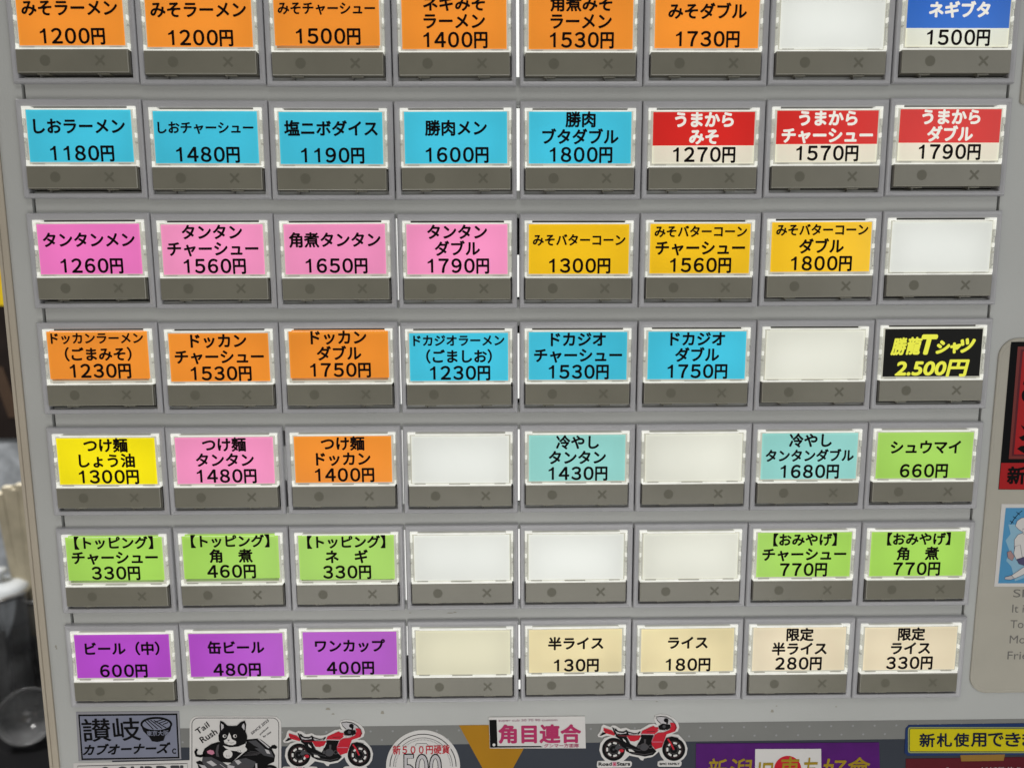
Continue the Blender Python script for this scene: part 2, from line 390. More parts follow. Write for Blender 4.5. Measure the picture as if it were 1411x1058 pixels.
for r in range(7):
    for c in range(8):
        nl = gap_cols.get((r, c), .004); nr = gap_cols.get((r, c+1), .004)
        pr = proto(nl, nr)
        if not pr[1]: root = pr[0]; pr[1] = True
        else: root = copy_tree(pr[0]); 
        for ch in list(root.children):
            if ch.name.split('.')[0] in ('card', 'blank_card'):
                for g in list(ch.children): bpy.data.objects.remove(g)
                bpy.data.objects.remove(ch)
        ORIG[root.name] = Vector((0, 0, 0))
        spec = TXT[r][c]
        root['group'] = 'lit ticket buttons on the machine'; root['category'] = 'button'
        if spec:
            make_card(root, spec, r, c)
            if spec[0] == BK: lab = 'black button card with yellow brush lettering for a T-shirt at 2.500円'
            elif (r, c) == (0, 0): lab = 'orange みそラーメン 1200円 button at the left end of the top row'
            elif (r, c) == (0, 1): lab = 'orange みそラーメン 1200円 button second from left in the top row'
            else: lab = 'lit button with %s card reading %s %s円' % (CNAME.get(spec[0], spec[0]) if spec[0] not in (RD, BL_) else spec[0]+' and white', spec[1].replace('|', ' ').replace('　', ''), spec[2])
            root['label'] = lab
        else:
            root['label'] = BLANK[(r, c)]
            make_blank(root, M_OPALY if (r, c) == (6, 3) else M_OPALW if (r, c) in ((2,7), (4,3), (5,3), (5,4), (0,6)) else M_OPAL)
        root.location = Vector((c+random.uniform(-.002, .002), random.uniform(-.003, .003), -(r*ROWP+bow(r, c)+random.uniform(-.002, .002))))*U
        root.rotation_euler = (random.uniform(-.004, .004), random.uniform(-.0025, .0025), random.uniform(-.004, .004))

# ------------------------------------------------------------------ printed band and stickers below the buttons
Y0 = .04
def flat(mb, pts, lift, m, Y=Y0):        # flat print, corner points given where the photo shows them on the panel
    P = [px(x, y, Y) for x, y in pts]
    mb.face([(p.x, Y-lift, p.z) for p in P], m)
def slab(mb, pts, lift, m, Y=Y0, base=0.0):
    P = [px(x, y, Y) for x, y in pts]; n = len(P)
    mb.face([(p.x, Y-lift, p.z) for p in P], m)
    for i in range(n):
        a, b = P[i], P[(i+1) % n]
        mb.face([(a.x, Y-lift, a.z), (b.x, Y-lift, b.z), (b.x, Y-base, b.z), (a.x, Y-base, a.z)], m)
def circ(cx, cy, rx, ry=None, n=40, a0=0, a1=360):
    ry = ry or rx
    return [(cx+rx*math.cos(math.radians(a0+(a1-a0)*k/n)), cy+ry*math.sin(math.radians(a0+(a1-a0)*k/n))) for k in range(n if a1-a0 == 360 else n+1)]
def rrect(x0, y0, x1, y1, r, n=6):
    P = []
    for cx, cy, a in ((x1-r, y0+r, -90), (x1-r, y1-r, 0), (x0+r, y1-r, 90), (x0+r, y0+r, 180)):
        P += [(cx+r*math.cos(math.radians(a+90*k/n)), cy+r*math.sin(math.radians(a+90*k/n))) for k in range(n+1)]
    return P
def stroke(mb, pts, wd, lift, m, closed=False, Y=Y0):
    n = len(pts); L = []; R = []
    for i in range(n):
        a = pts[i-1] if (i > 0 or closed) else pts[i]; b = pts[(i+1) % n] if (i < n-1 or closed) else pts[i]
        dx, dy = b[0]-a[0], b[1]-a[1]; l = math.hypot(dx, dy) or 1
        L.append((pts[i][0]-dy/l*wd/2, pts[i][1]+dx/l*wd/2)); R.append((pts[i][0]+dy/l*wd/2, pts[i][1]-dx/l*wd/2))
    for i in range(n if closed else n-1):
        j = (i+1) % n; flat(mb, [L[i], L[j], R[j], R[i]], lift, m, Y)
def sticker(name, pts, lift, m, label, cat, group=None, base=0.0):
    c = sum((px(x, y, Y0) for x, y in pts), Vector())/len(pts)
    mb = MB(); slab(mb, pts, lift, m, base=base)
    o = mb.build(name, None, loc=(c.x, Y0, c.z)); tag(o, label, cat, group)
    return o

m_lg = mat('band_grey', (128, 129, 126), .5); m_nv = mat('band_slate', (56, 61, 70), .5); m_oc = mat('band_ochre', (172, 122, 10), .5, var=.08)
m_dot = mat('band_dot', (150, 152, 152), .5)
mb = MB(); L1 = .0008
zt, zm = 6.325, 6.512
for u0, u1 in ((.30, 3.45), (3.45, 4.16), (4.16, 9.9)):
    mb.face([(u0, Y0-L1, -zt), (u1, Y0-L1, -zt), (u1, Y0-L1, -zm), (u0, Y0-L1, -zm)], m_lg)
mb.face([(.30, Y0-L1, -zm), (9.9, Y0-L1, -zm), (9.9, Y0-L1, -10.5), (.30, Y0-L1, -10.5)], m_nv)
a, b, t = px(632, 1003), px(740, 1001), px(686, 1100)
mb.face([(a.x, Y0-L1*3, -zt), (b.x, Y0-L1*3, -zt), (t.x, Y0-L1*3, t.z)], m_oc)
for k in range(46):
    for j in range(2):
        u = .45+k*.2+(j*.1); z = zt+.05+j*.085
        mb.face([(u+.011*math.cos(q*math.pi/3), Y0-L1*2, -z-.011*math.sin(q*math.pi/3)) for q in range(6)], m_dot)
mb.build('printed_band', machine)
# a few scuffs and finger marks on the paint
m_scuff = mat('scuff', (160, 157, 146), .6)
for x, y, rx, ry in ((452, 976, 3, 2.2), (527, 981, 2.2, 3), (459, 983, 2, 1.2), (1064, 979, 2, 2.6), (1070, 972, 1.2, 1), (77, 890, 1.2, 2.4), (78, 893, 1, 1.6), (143, 861, 1.6, 1.2), (620, 844, 4, .8), (627, 843, 2, 1), (565, 844, 1.5, .8), (1040, 850, 3, .9), (1152, 973, 1.3, 1.1), (905, 966, 1.2, .8)):
    mb = MB(); flat(mb, [(x+rx*(1+.3*math.sin(3*t))*math.cos(t), y+ry*(1+.3*math.cos(2*t))*math.sin(t)) for t in [q*math.pi/6 for q in range(12)]], .0012, m_scuff); mb.build('scuff_mark', machine)

K = mat('print_black', (7, 7, 9), .6, spec=.12); WH = mat('sticker_white', (214, 212, 209), .28, var=.05, scale=35, spec=.4); SL = mat('sticker_slate', (130, 134, 152), .35, var=.05)
SLE = mat('sticker_slate_edge', (150, 150, 156), .4); GREY = mat('print_grey', (74, 71, 74), .4); PINK = mat('print_pink', (200, 128, 152), .4)
RED = mat('print_red', (194, 18, 42), .35); DRED = mat('print_dark_red', (90, 20, 30), .4); MID = mat('print_mid', (70, 70, 74), .4); LGT = mat('print_light', (190, 188, 190), .4)

# noodle club sticker
s = sticker('club_sticker', [(105,980.2),(247,979),(250,1044.7),(108.7,1047.7)], .006, SLE, 'slate grey noodle club sticker with black border and bowl drawing', 'sticker')
mb = MB(); flat(mb, [(108.3,983.3),(244.8,981.8),(247.8,1043.5),(112.9,1045.9)], .0068, K); flat(mb, [(110.5,985.5),(242.8,984),(245.7,1041.3),(114.9,1043.6)], .0074, SL); mb.build('border', s)
mb = MB()
put_quad(mb, '讃岐', (112.5,989.5), (192,987.5), (116,1020.5), .0082, K, .012)
put_quad(mb, 'カブオーナーズ', (115.5,1024.5), (235,1021.5), (115.5,1038.8), .0082, K, .045, shear=.25)
put_quad(mb, 'C', (238,1030), (243,1030), (238,1036.8), .0082, K, .05)
mb.build('printed_text', s)
mb = MB()
flat(mb, circ(216,996.5,22,10.2), .0082, K); flat(mb, [(194,996),(238,996),(235,1006),(228,1013),(226,1019),(218,1021),(210,1020),(206,1014),(198,1006)], .0084, K)
flat(mb, circ(216,996.8,19,7.6), .0088, SL)
for i in range(4):
    stroke(mb, [(199+i*4.5,993+i*1.1-3+i*-.8), (212+i*6,1003.5-i*.6)], 1.3, .0094, K)
for i in range(3):
    stroke(mb, [(214+i*5.5,993.5+i*1.6), (226+i*3.2,989.5+i*2.2)], 1.3, .0094, K)
flat(mb, [(198,1001),(210,1004.5),(222,1004.5),(234,1001),(232,1007),(216,1010),(200,1007)], .0096, K)
put_quad(mb, '東京大阪', (203,1005.5), (233,1004.5), (203,1012.5), .0102, SL, .02)
mb.build('bowl_print', s)
# white sticker below it
s = sticker('white_sticker', [(101.5,1050.5),(262,1046.5),(264,1100),(104,1104)], .005, WH, 'white sticker under the slate grey noodle club sticker, mostly out of view', 'sticker')
mb = MB(); stroke(mb, [(108,1104),(107.5,1054.2),(258.5,1050.7),(261,1100)], 1.0, .0058, GREY)
put_quad(mb, 'S OURDEI', (140,1056.3), (252,1053.8), (141,1084), .0058, MID, .04); mb.build('print', s)

# cat sticker
def cz(pts): return [(250+x/10.08, 970+y/10.08) for x, y in pts]
s = sticker('cat_sticker', cz(rrect(118,160,1388,1700,110)), .006, WH, 'white rounded sticker with a black and white cat riding a motorcycle', 'sticker')
mb = MB(); stroke(mb, cz(rrect(150,182,1355,1660,90)), .9, .0068, GREY, closed=True); mb.build('border', s)
mb = MB()
put_quad(mb, 'Tail', *cz([(190,350),(355,230),(235,415)]), .007, K, .02)
put_quad(mb, 'Rush', *cz([(250,460),(460,325),(300,530)]), .007, K, .02)
put_quad(mb, 'SINCE 2023', *cz([(965,385),(1200,195),(985,415)]), .007, GREY, .012)
put_quad(mb, 'produced', *cz([(1085,400),(1200,300),(1100,425)]), .007, GREY, .012)
put_quad(mb, 'by cats', *cz([(1135,430),(1240,360),(1150,460)]), .007, GREY, .012)
mb.build('printed_text', s)
mb = MB(); q = lambda p, l, m: flat(mb, cz(p), l, m)
# motorcycle
q([(205,790),(260,770),(330,800),(420,860),(500,960),(260,960),(230,830)], .007, K)
q([(300,700),(420,690),(560,780),(700,880),(640,960),(360,960),(290,780)], .0072, MID)
q([(910,480),(1060,465),(1110,480),(1250,590),(1305,700),(1290,790),(1200,830),(1280,960),(700,960),(620,860),(780,740),(900,640)], .0072, K)
q([(930,500),(1040,490),(1160,600),(1180,650),(1010,560)], .0078, MID)
q([(1060,470),(1085,470),(1230,590),(1210,600)], .0082, LGT)
q([(1150,600),(1250,640),(1290,730),(1150,700),(1020,600)], .0080, MID)
q([(1160,610),(1215,630),(1240,680),(1190,670)], .0086, LGT)
q([(640,850),(760,760),(900,735),(1040,790),(1000,870),(820,960),(680,940)], .0080, MID)
q([(660,830),(745,850),(720,900),(630,865)], .0086, LGT); q([(740,770),(800,760),(840,800),(790,830)], .0086, LGT)
q([(820,800),(960,850),(930,900),(820,880)], .0088, GREY); q([(1030,810),(1055,810),(1060,920),(1035,900)], .0088, LGT)
q([(350,790),(420,770),(500,830),(440,850)], .0086, LGT); q([(240,820),(330,840),(380,900),(300,880)], .0088, LGT)
for i in range(5): stroke(mb, cz([(480+i*60,800+i*20),(640+i*50,930)]), .8, .009, LGT if i % 2 else GREY)
for i in range(4): stroke(mb, cz([(860+i*30,700-i*20),(1060+i*20,690-i*10)]), .7, .009, GREY)
q([(1230,600),(1260,560),(1300,550),(1335,580),(1320,610),(1265,605),(1235,620)], .0082, K)
q(circ(1230,900,110,70), .0086, K); q(circ(1230,900,60,36), .009, GREY)
# cat body, tail, paws
q([(520,510),(420,540),(330,600),(300,660),(310,720),(420,720),(560,790),(700,800),(860,650),(930,600),(900,520)], .0092, K)
stroke(mb, cz([(225,610),(200,650),(215,700),(270,710),(330,690)]), 3.6, .0092, K)
q([(480,640),(500,560),(530,540),(515,650),(530,720),(490,710)], .0096, GREY)
q([(360,640),(400,620),(450,630),(465,670),(430,690),(370,670)], .0098, PINK)
q([(580,560),(680,585),(800,575),(900,530),(890,590),(800,640),(680,630),(620,600)], .0096, WH)
q(circ(650,680,64,60), .0100, WH); q(circ(840,615,76,42), .0100, WH)
for x in (635, 665): stroke(mb, cz([(x,690),(x+3,725)]), .5, .0104, MID)
for x in (800, 830): stroke(mb, cz([(x-15,620),(x,645)]), .5, .0104, MID)
q([(545,215),(590,235),(645,285),(715,290),(775,285),(830,235),(885,215),(905,270),(895,360),(920,430),(915,500),(870,545),(780,570),(680,570),(580,545),(525,490),(520,420),(540,370),(535,290)], .0108, K)
q([(555,250),(590,275),(595,310),(560,350)], .0112, LGT); q([(875,250),(885,290),(880,350),(845,305),(850,275)], .0112, LGT)
q([(670,380),(690,420),(705,470),(765,500),(765,535),(720,555),(660,550),(605,525),(595,490),(635,470),(655,420)], .0112, WH)
for x in (605, 750):
    q(circ(x,428,26,24), .0114, WH); q(circ(x+6,428,13,17), .0118, K)
q([(640,478),(680,478),(662,500)], .0118, MID); stroke(mb, cz([(615,520),(640,525),(662,505),(690,525),(735,518)]), .45, .0118, MID)
mb.build('cat_print', s)

# motorcycle stickers (two of one print)
def bike(dx, dy, label):
    def bz(pts): return [(815+dx+x/10.08, 980+dy+y/10.08) for x, y in pts]
    out = [(95,345),(82,320),(122,270),(140,195),(165,172),(260,208),(290,185),(330,188),(400,230),(480,218),(540,245),(620,248),(680,240),(800,172),(870,160),(908,180),(885,140),(868,90),(885,48),(950,30),(1050,40),(1150,92),(1202,150),(1217,205),(1200,262),(1115,305),(1205,312),(1250,355),(1305,420),(1332,500),(1318,590),(1280,645),(1235,678),(1252,700),(1245,735),(1225,757),(935,757),(915,738),(920,690),(950,677),(1010,672),(960,610),(935,545),(885,592),(840,622),(730,642),(715,670),(685,665),(650,627),(525,602),(490,635),(440,678),(545,682),(562,705),(556,742),(535,765),(92,774),(73,752),(78,690),(95,680),(190,678),(140,620),(108,530),(122,435),(178,362),(268,330),(205,327),(150,348)]
    s = sticker('motorcycle_sticker', bz(out), .007, WH, label, 'sticker', 'red motorcycle stickers')
    mb = MB(); q = lambda p, l, m: flat(mb, bz(p), l, m)
    brown = mat('print_brown', (58, 34, 36), .4)
    for cx in (305, 1140):
        q(circ(cx,515,160), .0076, K); q(circ(cx,515,120), .0082, brown); q(circ(cx,515,108), .0086, K)
        for k in range(7):
            a = math.radians(k*360/7+25); c, sn = math.cos(a), math.sin(a)
            q([(cx+c*(88+y)-sn*x, 515+sn*(88+y)+c*x) for x, y in ((-24,-13),(24,-13),(28,10),(14,15),(-14,15),(-28,10))], .009, WH)
        q(circ(cx,515,62), .0094, GREY); q(circ(cx,515,55), .0098, K); q(circ(cx,515,14), .0102, MID)
    q([(690,310),(860,315),(830,400),(840,480),(900,540),(850,590),(740,612),(560,580),(480,540),(410,390),(330,330),(340,300),(480,325),(540,440),(620,480),(660,400)], .0106, K)
    q([(430,355),(470,390),(480,420),(440,390)], .011, WH); q([(510,505),(560,515),(600,550),(520,540)], .011, WH); q([(690,340),(660,410),(640,410),(670,350)], .011, WH)
    q(circ(725,480,60,52), .011, GREY); q(circ(725,480,44,38), .0114, MID); q(circ(815,475,30,28), .011, GREY); q(circ(815,475,20), .0114, K); q(circ(655,475,24), .011, GREY); q(circ(655,475,15), .0114, MID)
    q([(725,370),(755,370),(750,430),(728,430)], .0112, GREY)
    stroke(mb, bz([(560,560),(640,572),(740,585),(850,558)]), .9, .0116, GREY); stroke(mb, bz([(480,480),(620,520),(680,530)]), .7, .0116, MID)
    q([(360,440),(480,510),(400,500),(340,520),(320,500)], .0108, MID); q(circ(415,530,32,22), .0112, RED)
    q([(165,212),(280,248),(325,300),(315,322),(190,288),(165,262)], .0108, RED); stroke(mb, bz([(180,245),(300,290)]), .6, .0112, DRED)
    q([(158,262),(205,295),(140,322),(108,324),(145,290)], .0106, K); q(circ(168,268,10), .011, WH)
    q([(285,205),(305,215),(330,270),(360,310),(320,310)], .0112, K)
    q([(315,222),(335,225),(375,262),(440,266),(485,243),(505,265),(590,290),(640,285),(665,262),(682,270),(655,305),(500,318),(380,312),(335,280)], .011, K)
    q([(330,258),(380,280),(440,285),(480,268),(482,290),(400,300),(345,290)], .0114, LGT); q([(505,280),(590,302),(650,290),(630,305),(520,308)], .0114, LGT)
    q([(350,310),(480,315),(500,335),(380,330)], .0116, DRED)
    q([(485,320),(685,318),(655,378),(592,402),(535,397)], .0118, RED)
    q([(682,300),(702,255),(800,210),(860,185),(880,205),(922,207),(938,240),(912,270),(870,302)], .0112, RED); stroke(mb, bz([(690,296),(865,298)]), .5, .0116, PINK); stroke(mb, bz([(770,268),(880,262)]), .8, .0116, DRED)
    q([(895,65),(960,56),(1040,66),(1110,104),(1160,155),(1095,140),(1060,172),(960,158),(912,110)], .0110, LGT)
    stroke(mb, bz([(1165,165),(1110,104),(1040,66),(960,56),(895,65),(912,110),(960,155)]), .9, .0116, K)
    q(circ(1033,108,32,30), .012, K); q([(1035,130),(1065,125),(1055,160),(1035,160)], .012, K)
    q([(925,190),(985,152),(1090,170),(1095,220),(1030,252),(940,238)], .0114, K); q(circ(1005,195,22), .0118, MID)
    for x, y in ((925,238),(960,258),(1000,250),(1030,245)): q(circ(x,y,9), .012, LGT)
    q([(870,312),(920,282),(1000,276),(1085,240),(1102,185),(1088,142),(1130,140),(1165,165),(1184,212),(1158,262),(1040,302),(1010,380),(975,482),(880,512),(835,452),(830,400)], .0124, RED)
    stroke(mb, bz([(835,408),(985,408)]), .8, .0128, PINK); stroke(mb, bz([(1165,170),(1172,210),(1150,250)]), 1.2, .0128, DRED); stroke(mb, bz([(875,312),(835,400)]), .5, .0128, PINK)
    stroke(mb, bz([(1055,365),(1100,430),(1140,515)]), 2.2, .0122, RED)
    q([(1035,352),(1110,333),(1208,355),(1200,362),(1110,358),(1050,395),(1005,440),(1000,420)], .012, K)
    mb.build('motorcycle_print', s)
    mb = MB()
    put_quad(mb, 'Road', *bz([(98,698),(278,694),(99,742)]), .0078, K, .05); put_quad(mb, 'Stars', *bz([(352,692),(532,690),(353,740)]), .0078, K, .05)
    flat(mb, bz([(290,690),(345,688),(347,748),(292,750)]), .0078, PINK); put_quad(mb, '★', *bz([(300,700),(336,699),(301,738)]), .0084, RED, 0)
    put_quad(mb, 'BMC FAMILY', *bz([(945,703),(1220,700),(946,732)]), .0078, K, .05)
    mb.build('printed_text', s)
bike(0, 0, 'red motorcycle cut-out sticker left of the purple banner')
bike(-432.9, 7.7, 'red motorcycle cut-out sticker beside the cat sticker')

# round coin sticker
s = sticker('coin_sticker', circ(583, 1055, 51, 50, 64), .005, WH, 'round white sticker with red text about the new 500円 coin', 'sticker')
mb = MB()
stroke(mb, circ(583,1055,45.5,44.5,72,180,360), 1.1, .0058, K); stroke(mb, circ(583,1055,40.5,39.5,72,180,360), .7, .0058, MID)
for k in range(60):
    a = math.radians(180+k*3); stroke(mb, [(583+37*math.cos(a),1055+36*math.sin(a)),(583+38.6*math.cos(a),1055+37.6*math.sin(a))], .5, .0058, MID)
stroke(mb, [(572,1026),(574,1023.5),(588,1023.2),(590,1026)], .7, .0058, MID)
flat(mb, [(541,1027),(621,1026),(621,1037.5),(541,1038.5)], .0062, WH)
P500 = [('5', 555, 571), ('0', 573, 590), ('0', 592, 608)]
for ch, a, b in P500:
    put_quad(mb, ch, (a,1038), (b,1037.8), (a,1076), .0066, K, .028); put_quad(mb, ch, (a+.3,1038.5), (b-.3,1038.3), (a+.3,1075.5), .0096, LGT, 0)
mb.build('coin_print', s)
mb = MB(); put_quad(mb, '新５００円硬貨', (541.5,1026), (619.5,1025), (541.5,1038), .0078, RED, .016); mb.build('printed_text', s)

# white plate with pink lettering
s = sticker('name_plate', [(673.5,987),(806,985.5),(807,1029.5),(675,1029.5)], .010, WH, 'white rectangular sticker with pink 角目連合 lettering and black left edge', 'sticker')
mb = MB()
flat(mb, [(674.2,990.3),(684.3,990.2),(685.5,1026.3),(745,1026.2),(748,1028),(675.4,1028.6)], .0108, K); flat(mb, circ(680.6,1024.6,2), .0114, WH)
mb.build('border', s)
MAG = mat('print_magenta', (180, 44, 98), .4); LP = mat('print_pale_pink', (164, 124, 140), .4)
mb = MB()
put_quad(mb, '角目連合', (687.5,997.5), (799.5,997), (688,1022), .0108, MAG, .045)
put_quad(mb, 'super cub 50 70 90 custom', (687,989.5), (768,988.8), (687,993.5), .0108, LP, .012)
put_quad(mb, 'グンマー方面隊', (749.5,1023.2), (797.5,1023), (749.5,1028.3), .0108, MAG, .01)
mb.build('printed_text', s)

# purple banner
VIO = mat('banner_purple', (82, 20, 108), .6, var=.12, scale=200); GOLD = mat('banner_gold', (160, 134, 28), .4)
s = sticker('club_banner', [(959,1023.5),(1211,1022),(1213,1100),(958,1100)], .006, VIO, 'purple club banner with gold brush lettering and red disc', 'banner')
mb = MB(); flat(mb, [(1040.3,1030.8),(1131,1030.5),(1132,1100),(1039.5,1100)], .0068, WH); mb.build('white_field', s)
mb = MB(); flat(mb, circ(1085,1059,18.8,19), .0074, RED); mb.build('red_disc', s)
mb = MB()
for ch, a, b, t in (('新',974,999,1044),('潟',1004,1034,1044),('旧',1043,1062,1049),('車',1073,1099,1042),('友',1105,1124,1043),('好',1132,1164,1044),('會',1166,1196,1042)):
    put_quad(mb, ch, (a+3,t), (b+3,t-.4), (a,t+34), .0082, GOLD, .014)
mb.build('printed_text', s)

# new banknote sign
NAVY = mat('sign_blue', (34, 56, 104), .4); YEL = mat('sign_yellow', (208, 195, 18), .4, var=.03); NINK = mat('sign_ink', (16, 26, 52), .4)
s = sticker('banknote_sign', [(1252,998),(1490,994.5),(1490,1038),(1250,1040),(1246,1036),(1247.5,1003)], .007, NAVY, 'yellow new banknote sign with blue rounded border', 'sign')
mb = MB(); flat(mb, rrect(1250.5,1000.5,1500,1036.3,3.5), .0076, mat('sign_pale', (150,156,96), .4)); flat(mb, rrect(1252.3,1002.3,1500,1034.3,2.5), .0082, NINK); flat(mb, rrect(1253,1003,1500,1033.6,2), .0088, YEL); mb.build('yellow_field', s)
mb = MB()
xs = 1266.5
for k, ch in enumerate('新札使用できます'):
    put_quad(mb, ch, (xs+k*23.6,1009.3-.2*k), (xs+20.5+k*23.6,1009.3-.2*k), (xs+k*23.6,1027.3-.15*k), .0096, NINK, .03)
mb.build('printed_text', s)
tape = sticker('tape_tab', [(1322.5,1039),(1384,1038),(1382,1046.5),(1324,1047.5)], .0085, mat('tape_ochre', (150, 114, 52), .4, var=.08), 'ochre tape tab between the yellow sign and dark red notice', 'tape', base=.0005)
s = sticker('red_notice', [(1248,1044.5),(1490,1041),(1490,1100),(1247,1100)], .005, mat('notice_maroon', (92, 24, 34), .4, var=.08), 'dark maroon notice under the yellow banknote sign', 'notice')
mb = MB(); put_quad(mb, '新紙幣使えます', (1350,1056), (1432,1055), (1350,1068), .0062, LGT, .01); put_quad(mb, '5', (1303,1056.5), (1307,1056.5), (1303,1066), .0062, LGT, 0); mb.build('printed_text', s)

# ------------------------------------------------------------------ right-hand plate and its stickers
M_PLATE = mat('plate_cream', (.455, .435, .37), .45, var=.05, linear=True)
def plate(name, u0, u1, v0, v1, r, label, cat):
    P = []
    for cx, cv, a in ((u1-r, v0+r, -90), (u1-r, v1-r, 0), (u0+r, v1-r, 90), (u0+r, v0+r, 180)):
        P += [(cx+r*math.cos(math.radians(a+15*k)), cv+r*math.sin(math.radians(a+15*k))) for k in range(7)]
    c = ((u0+u1)/2, (v0+v1)/2)
    mb = MB(); n = len(P)
    def ring(ins, d): return [(c[0]+(x-c[0])*(1-ins/(u1-u0)*2), Y0-d, -(c[1]+(y-c[1])*(1-ins/(v1-v0)*2))) for x, y in P]
    R = [ring(0, 0), ring(0, .012), ring(.006, .016), ring(.02, .016), ring(.026, .013)]
    for A, B in zip(R, R[1:]):
        for i in range(n): mb.face([A[i], A[(i+1) % n], B[(i+1) % n], B[i]], M_PLATE)
    mb.face(R[-1], M_PLATE)
    o = mb.build(name, None, loc=(c[0], Y0, -c[1])); tag(o, label, cat)
    return o
pl = plate('instruction_plate', 8.085, 10.0, 2.835, 6.06, .16, 'cream rounded plate on the right of the machine with faded grey text', 'plate')
YP = Y0-.013
mb = MB()
m_fade = mat('print_faded', (118, 116, 112), .5)
for t, x0, x1, yt, yb in (('Sh',1396.5,1419,811.5,822.5), ('It is',1395,1418,832.5,843.5), ('Touch',1392.5,1434,854,865), ('Mone',1391.5,1431,875,886), ('Friend',1388.5,1436,897,908)):
    put_quad(mb, t, (x0,yt), (x1,yt), (x0-.7,yb), .0012, m_fade, .0, Y=YP)
mb.build('printed_text', pl)
def psticker(name, pts, lift, m, label, cat):
    c = sum((px(x, y, YP) for x, y in pts), Vector())/len(pts)
    mb = MB(); slab(mb, pts, lift, m, Y=YP, base=.0008); o = mb.build(name, None, loc=(c.x, YP, c.z)); tag(o, label, cat); return o
def pflat(mb, pts, lift, m): flat(mb, pts, lift, m, Y=YP)
s = psticker('shop_sticker', [(1393,471),(1480,471),(1470,675),(1375.5,674)], .004, K, 'tall black and red sticker with large black brush characters', 'sticker')
R2 = mat('sticker_red', (172, 24, 28), .45)
mb = MB(); pflat(mb, [(1379,637.5),(1473,637.5),(1470,674.5),(1375.8,673.5)], .0048, R2)
pflat(mb, [(1402,477.5),(1480,477.5),(1472,632),(1389.5,632)], .0048, mat('sticker_rust', (118, 44, 40), .35)); pflat(mb, [(1406,481.5),(1480,481.5),(1472,628),(1393.5,628)], .0054, DRED); pflat(mb, [(1409,484),(1480,484),(1472,625.5),(1396.5,625.5)], .006, R2)
mb.build('red_field', s)
mb = MB()
pflat(mb, [(1409.5,526),(1415,522),(1414,530),(1409,530)], .0068, K); pflat(mb, circ(1412,545,5,8), .0068, K)
pflat(mb, [(1405.5,585),(1413,589),(1422,586),(1422,592),(1411,593)], .0068, K); pflat(mb, [(1403,602),(1411,599),(1422,596),(1422,606),(1408,607)], .0068, K); pflat(mb, [(1400.5,618),(1406,614),(1422,613),(1422,624),(1410,624)], .0068, K)
put_quad(mb, '新', (1389,643), (1413,643), (1387,666), .0058, K, .04, Y=YP)
mb.build('printed_text', s)
s = psticker('cook_sticker', [(1379.8,694),(1470,694),(1465,808),(1369.5,807.5)], .004, WH, 'pale blue picture sticker of a cook in white hat and coat', 'sticker')
SKY = mat('sticker_sky', (82, 150, 194), .35, var=.03); PALE = mat('sticker_pale_blue', (142, 184, 206), .35, var=.03); APR = mat('sticker_violet', (84, 80, 112), .4); LIN = mat('sticker_line', (72, 72, 96), .4); SKIN = mat('sticker_skin', (172, 140, 138), .4)
mb = MB(); pflat(mb, [(1385.3,694.3+5),(1468,699),(1462,803),(1375,803)], .0048, SKY)
pflat(mb, [(1411,716),(1440,705),(1440,785),(1398,800),(1393,780),(1386,772),(1390,757),(1385,744),(1392,735),(1389,722),(1400,722)], .0054, PALE); mb.build('blue_field', s)
mb = MB()
def fig(p, m, l):
    pflat(mb, p, l, m); stroke(mb, p, .55, l+.0004, LIN, closed=True, Y=YP)
fig([(1398.5,724),(1401,717),(1407,713),(1420,711),(1440,713),(1440,730),(1411,734),(1402,728)], WH, .006)
fig([(1408,728),(1440,728),(1440,738),(1409,735)], WH, .0066)
fig([(1397,743),(1402,736),(1410,733),(1440,738),(1440,770),(1411,772),(1403,768),(1397,762)], WH, .0062)
fig([(1398,752),(1405,750),(1408,768),(1400,771),(1396,762)], WH, .007)
fig([(1400,770),(1412,766),(1440,768),(1440,782),(1412,779),(1403,776)], APR, .0074)
fig([(1412,779),(1440,778),(1440,786),(1420,786),(1396,797),(1393,792)], WH, .007)
fig([(1393,792),(1397,796),(1392,798),(1384,797.5),(1384,794.5)], LGT, .0074)
fig([(1387,760),(1392,758),(1397,766),(1394,772),(1388,768)], SKIN, .0074)
for a, b in (((1392,722),(1397,714)),((1397,714),(1403,707)),((1403,707),(1408,703)),((1391,717),(1396,720)),((1395,711),(1400,714)),((1400,705),(1405,709))): stroke(mb, [a, b], .8, .006, K, Y=YP)
mb.build('cook_print', s)
pu = plate('upper_plate', 8.075, 10.0, -1.2, .935, .03, 'narrow grey plate edge at the upper right corner', 'plate')

# ------------------------------------------------------------------ what shows past the left edge of the machine
YB = 20.0
def lathe(mb, prof, cx, cy, m, n=40):
    for (r0, z0), (r1, z1) in zip(prof, prof[1:]):
        for k in range(n):
            a, b = 2*math.pi*k/n, 2*math.pi*(k+1)/n
            mb.face([(cx+r0*math.cos(a), cy+r0*math.sin(a), z0), (cx+r0*math.cos(b), cy+r0*math.sin(b), z0), (cx+r1*math.cos(b), cy+r1*math.sin(b), z1), (cx+r1*math.cos(a), cy+r1*math.sin(a), z1)], m)
m_wall = mat('wall_grey', (.40, .43, .46), .7, var=.35, scale=45, linear=True)
mb = MB(); mb.box(-40, 10, -30, 40, -27.5, -27, m_wall); o = mb.build('back_wall', None); tag(o, 'mottled blue grey wall behind the jars', 'wall', kind='structure')
cb = px(0, 1032, YB-2)
m_ct = mat('counter_black', (.012, .012, .013), .35, linear=True)
mb = MB(); mb.box(-40, -.8, -cb.z, -cb.z+1.2, -27, -10, m_ct); o = mb.build('counter', None); tag(o, 'black counter carrying the jars at the left', 'counter')
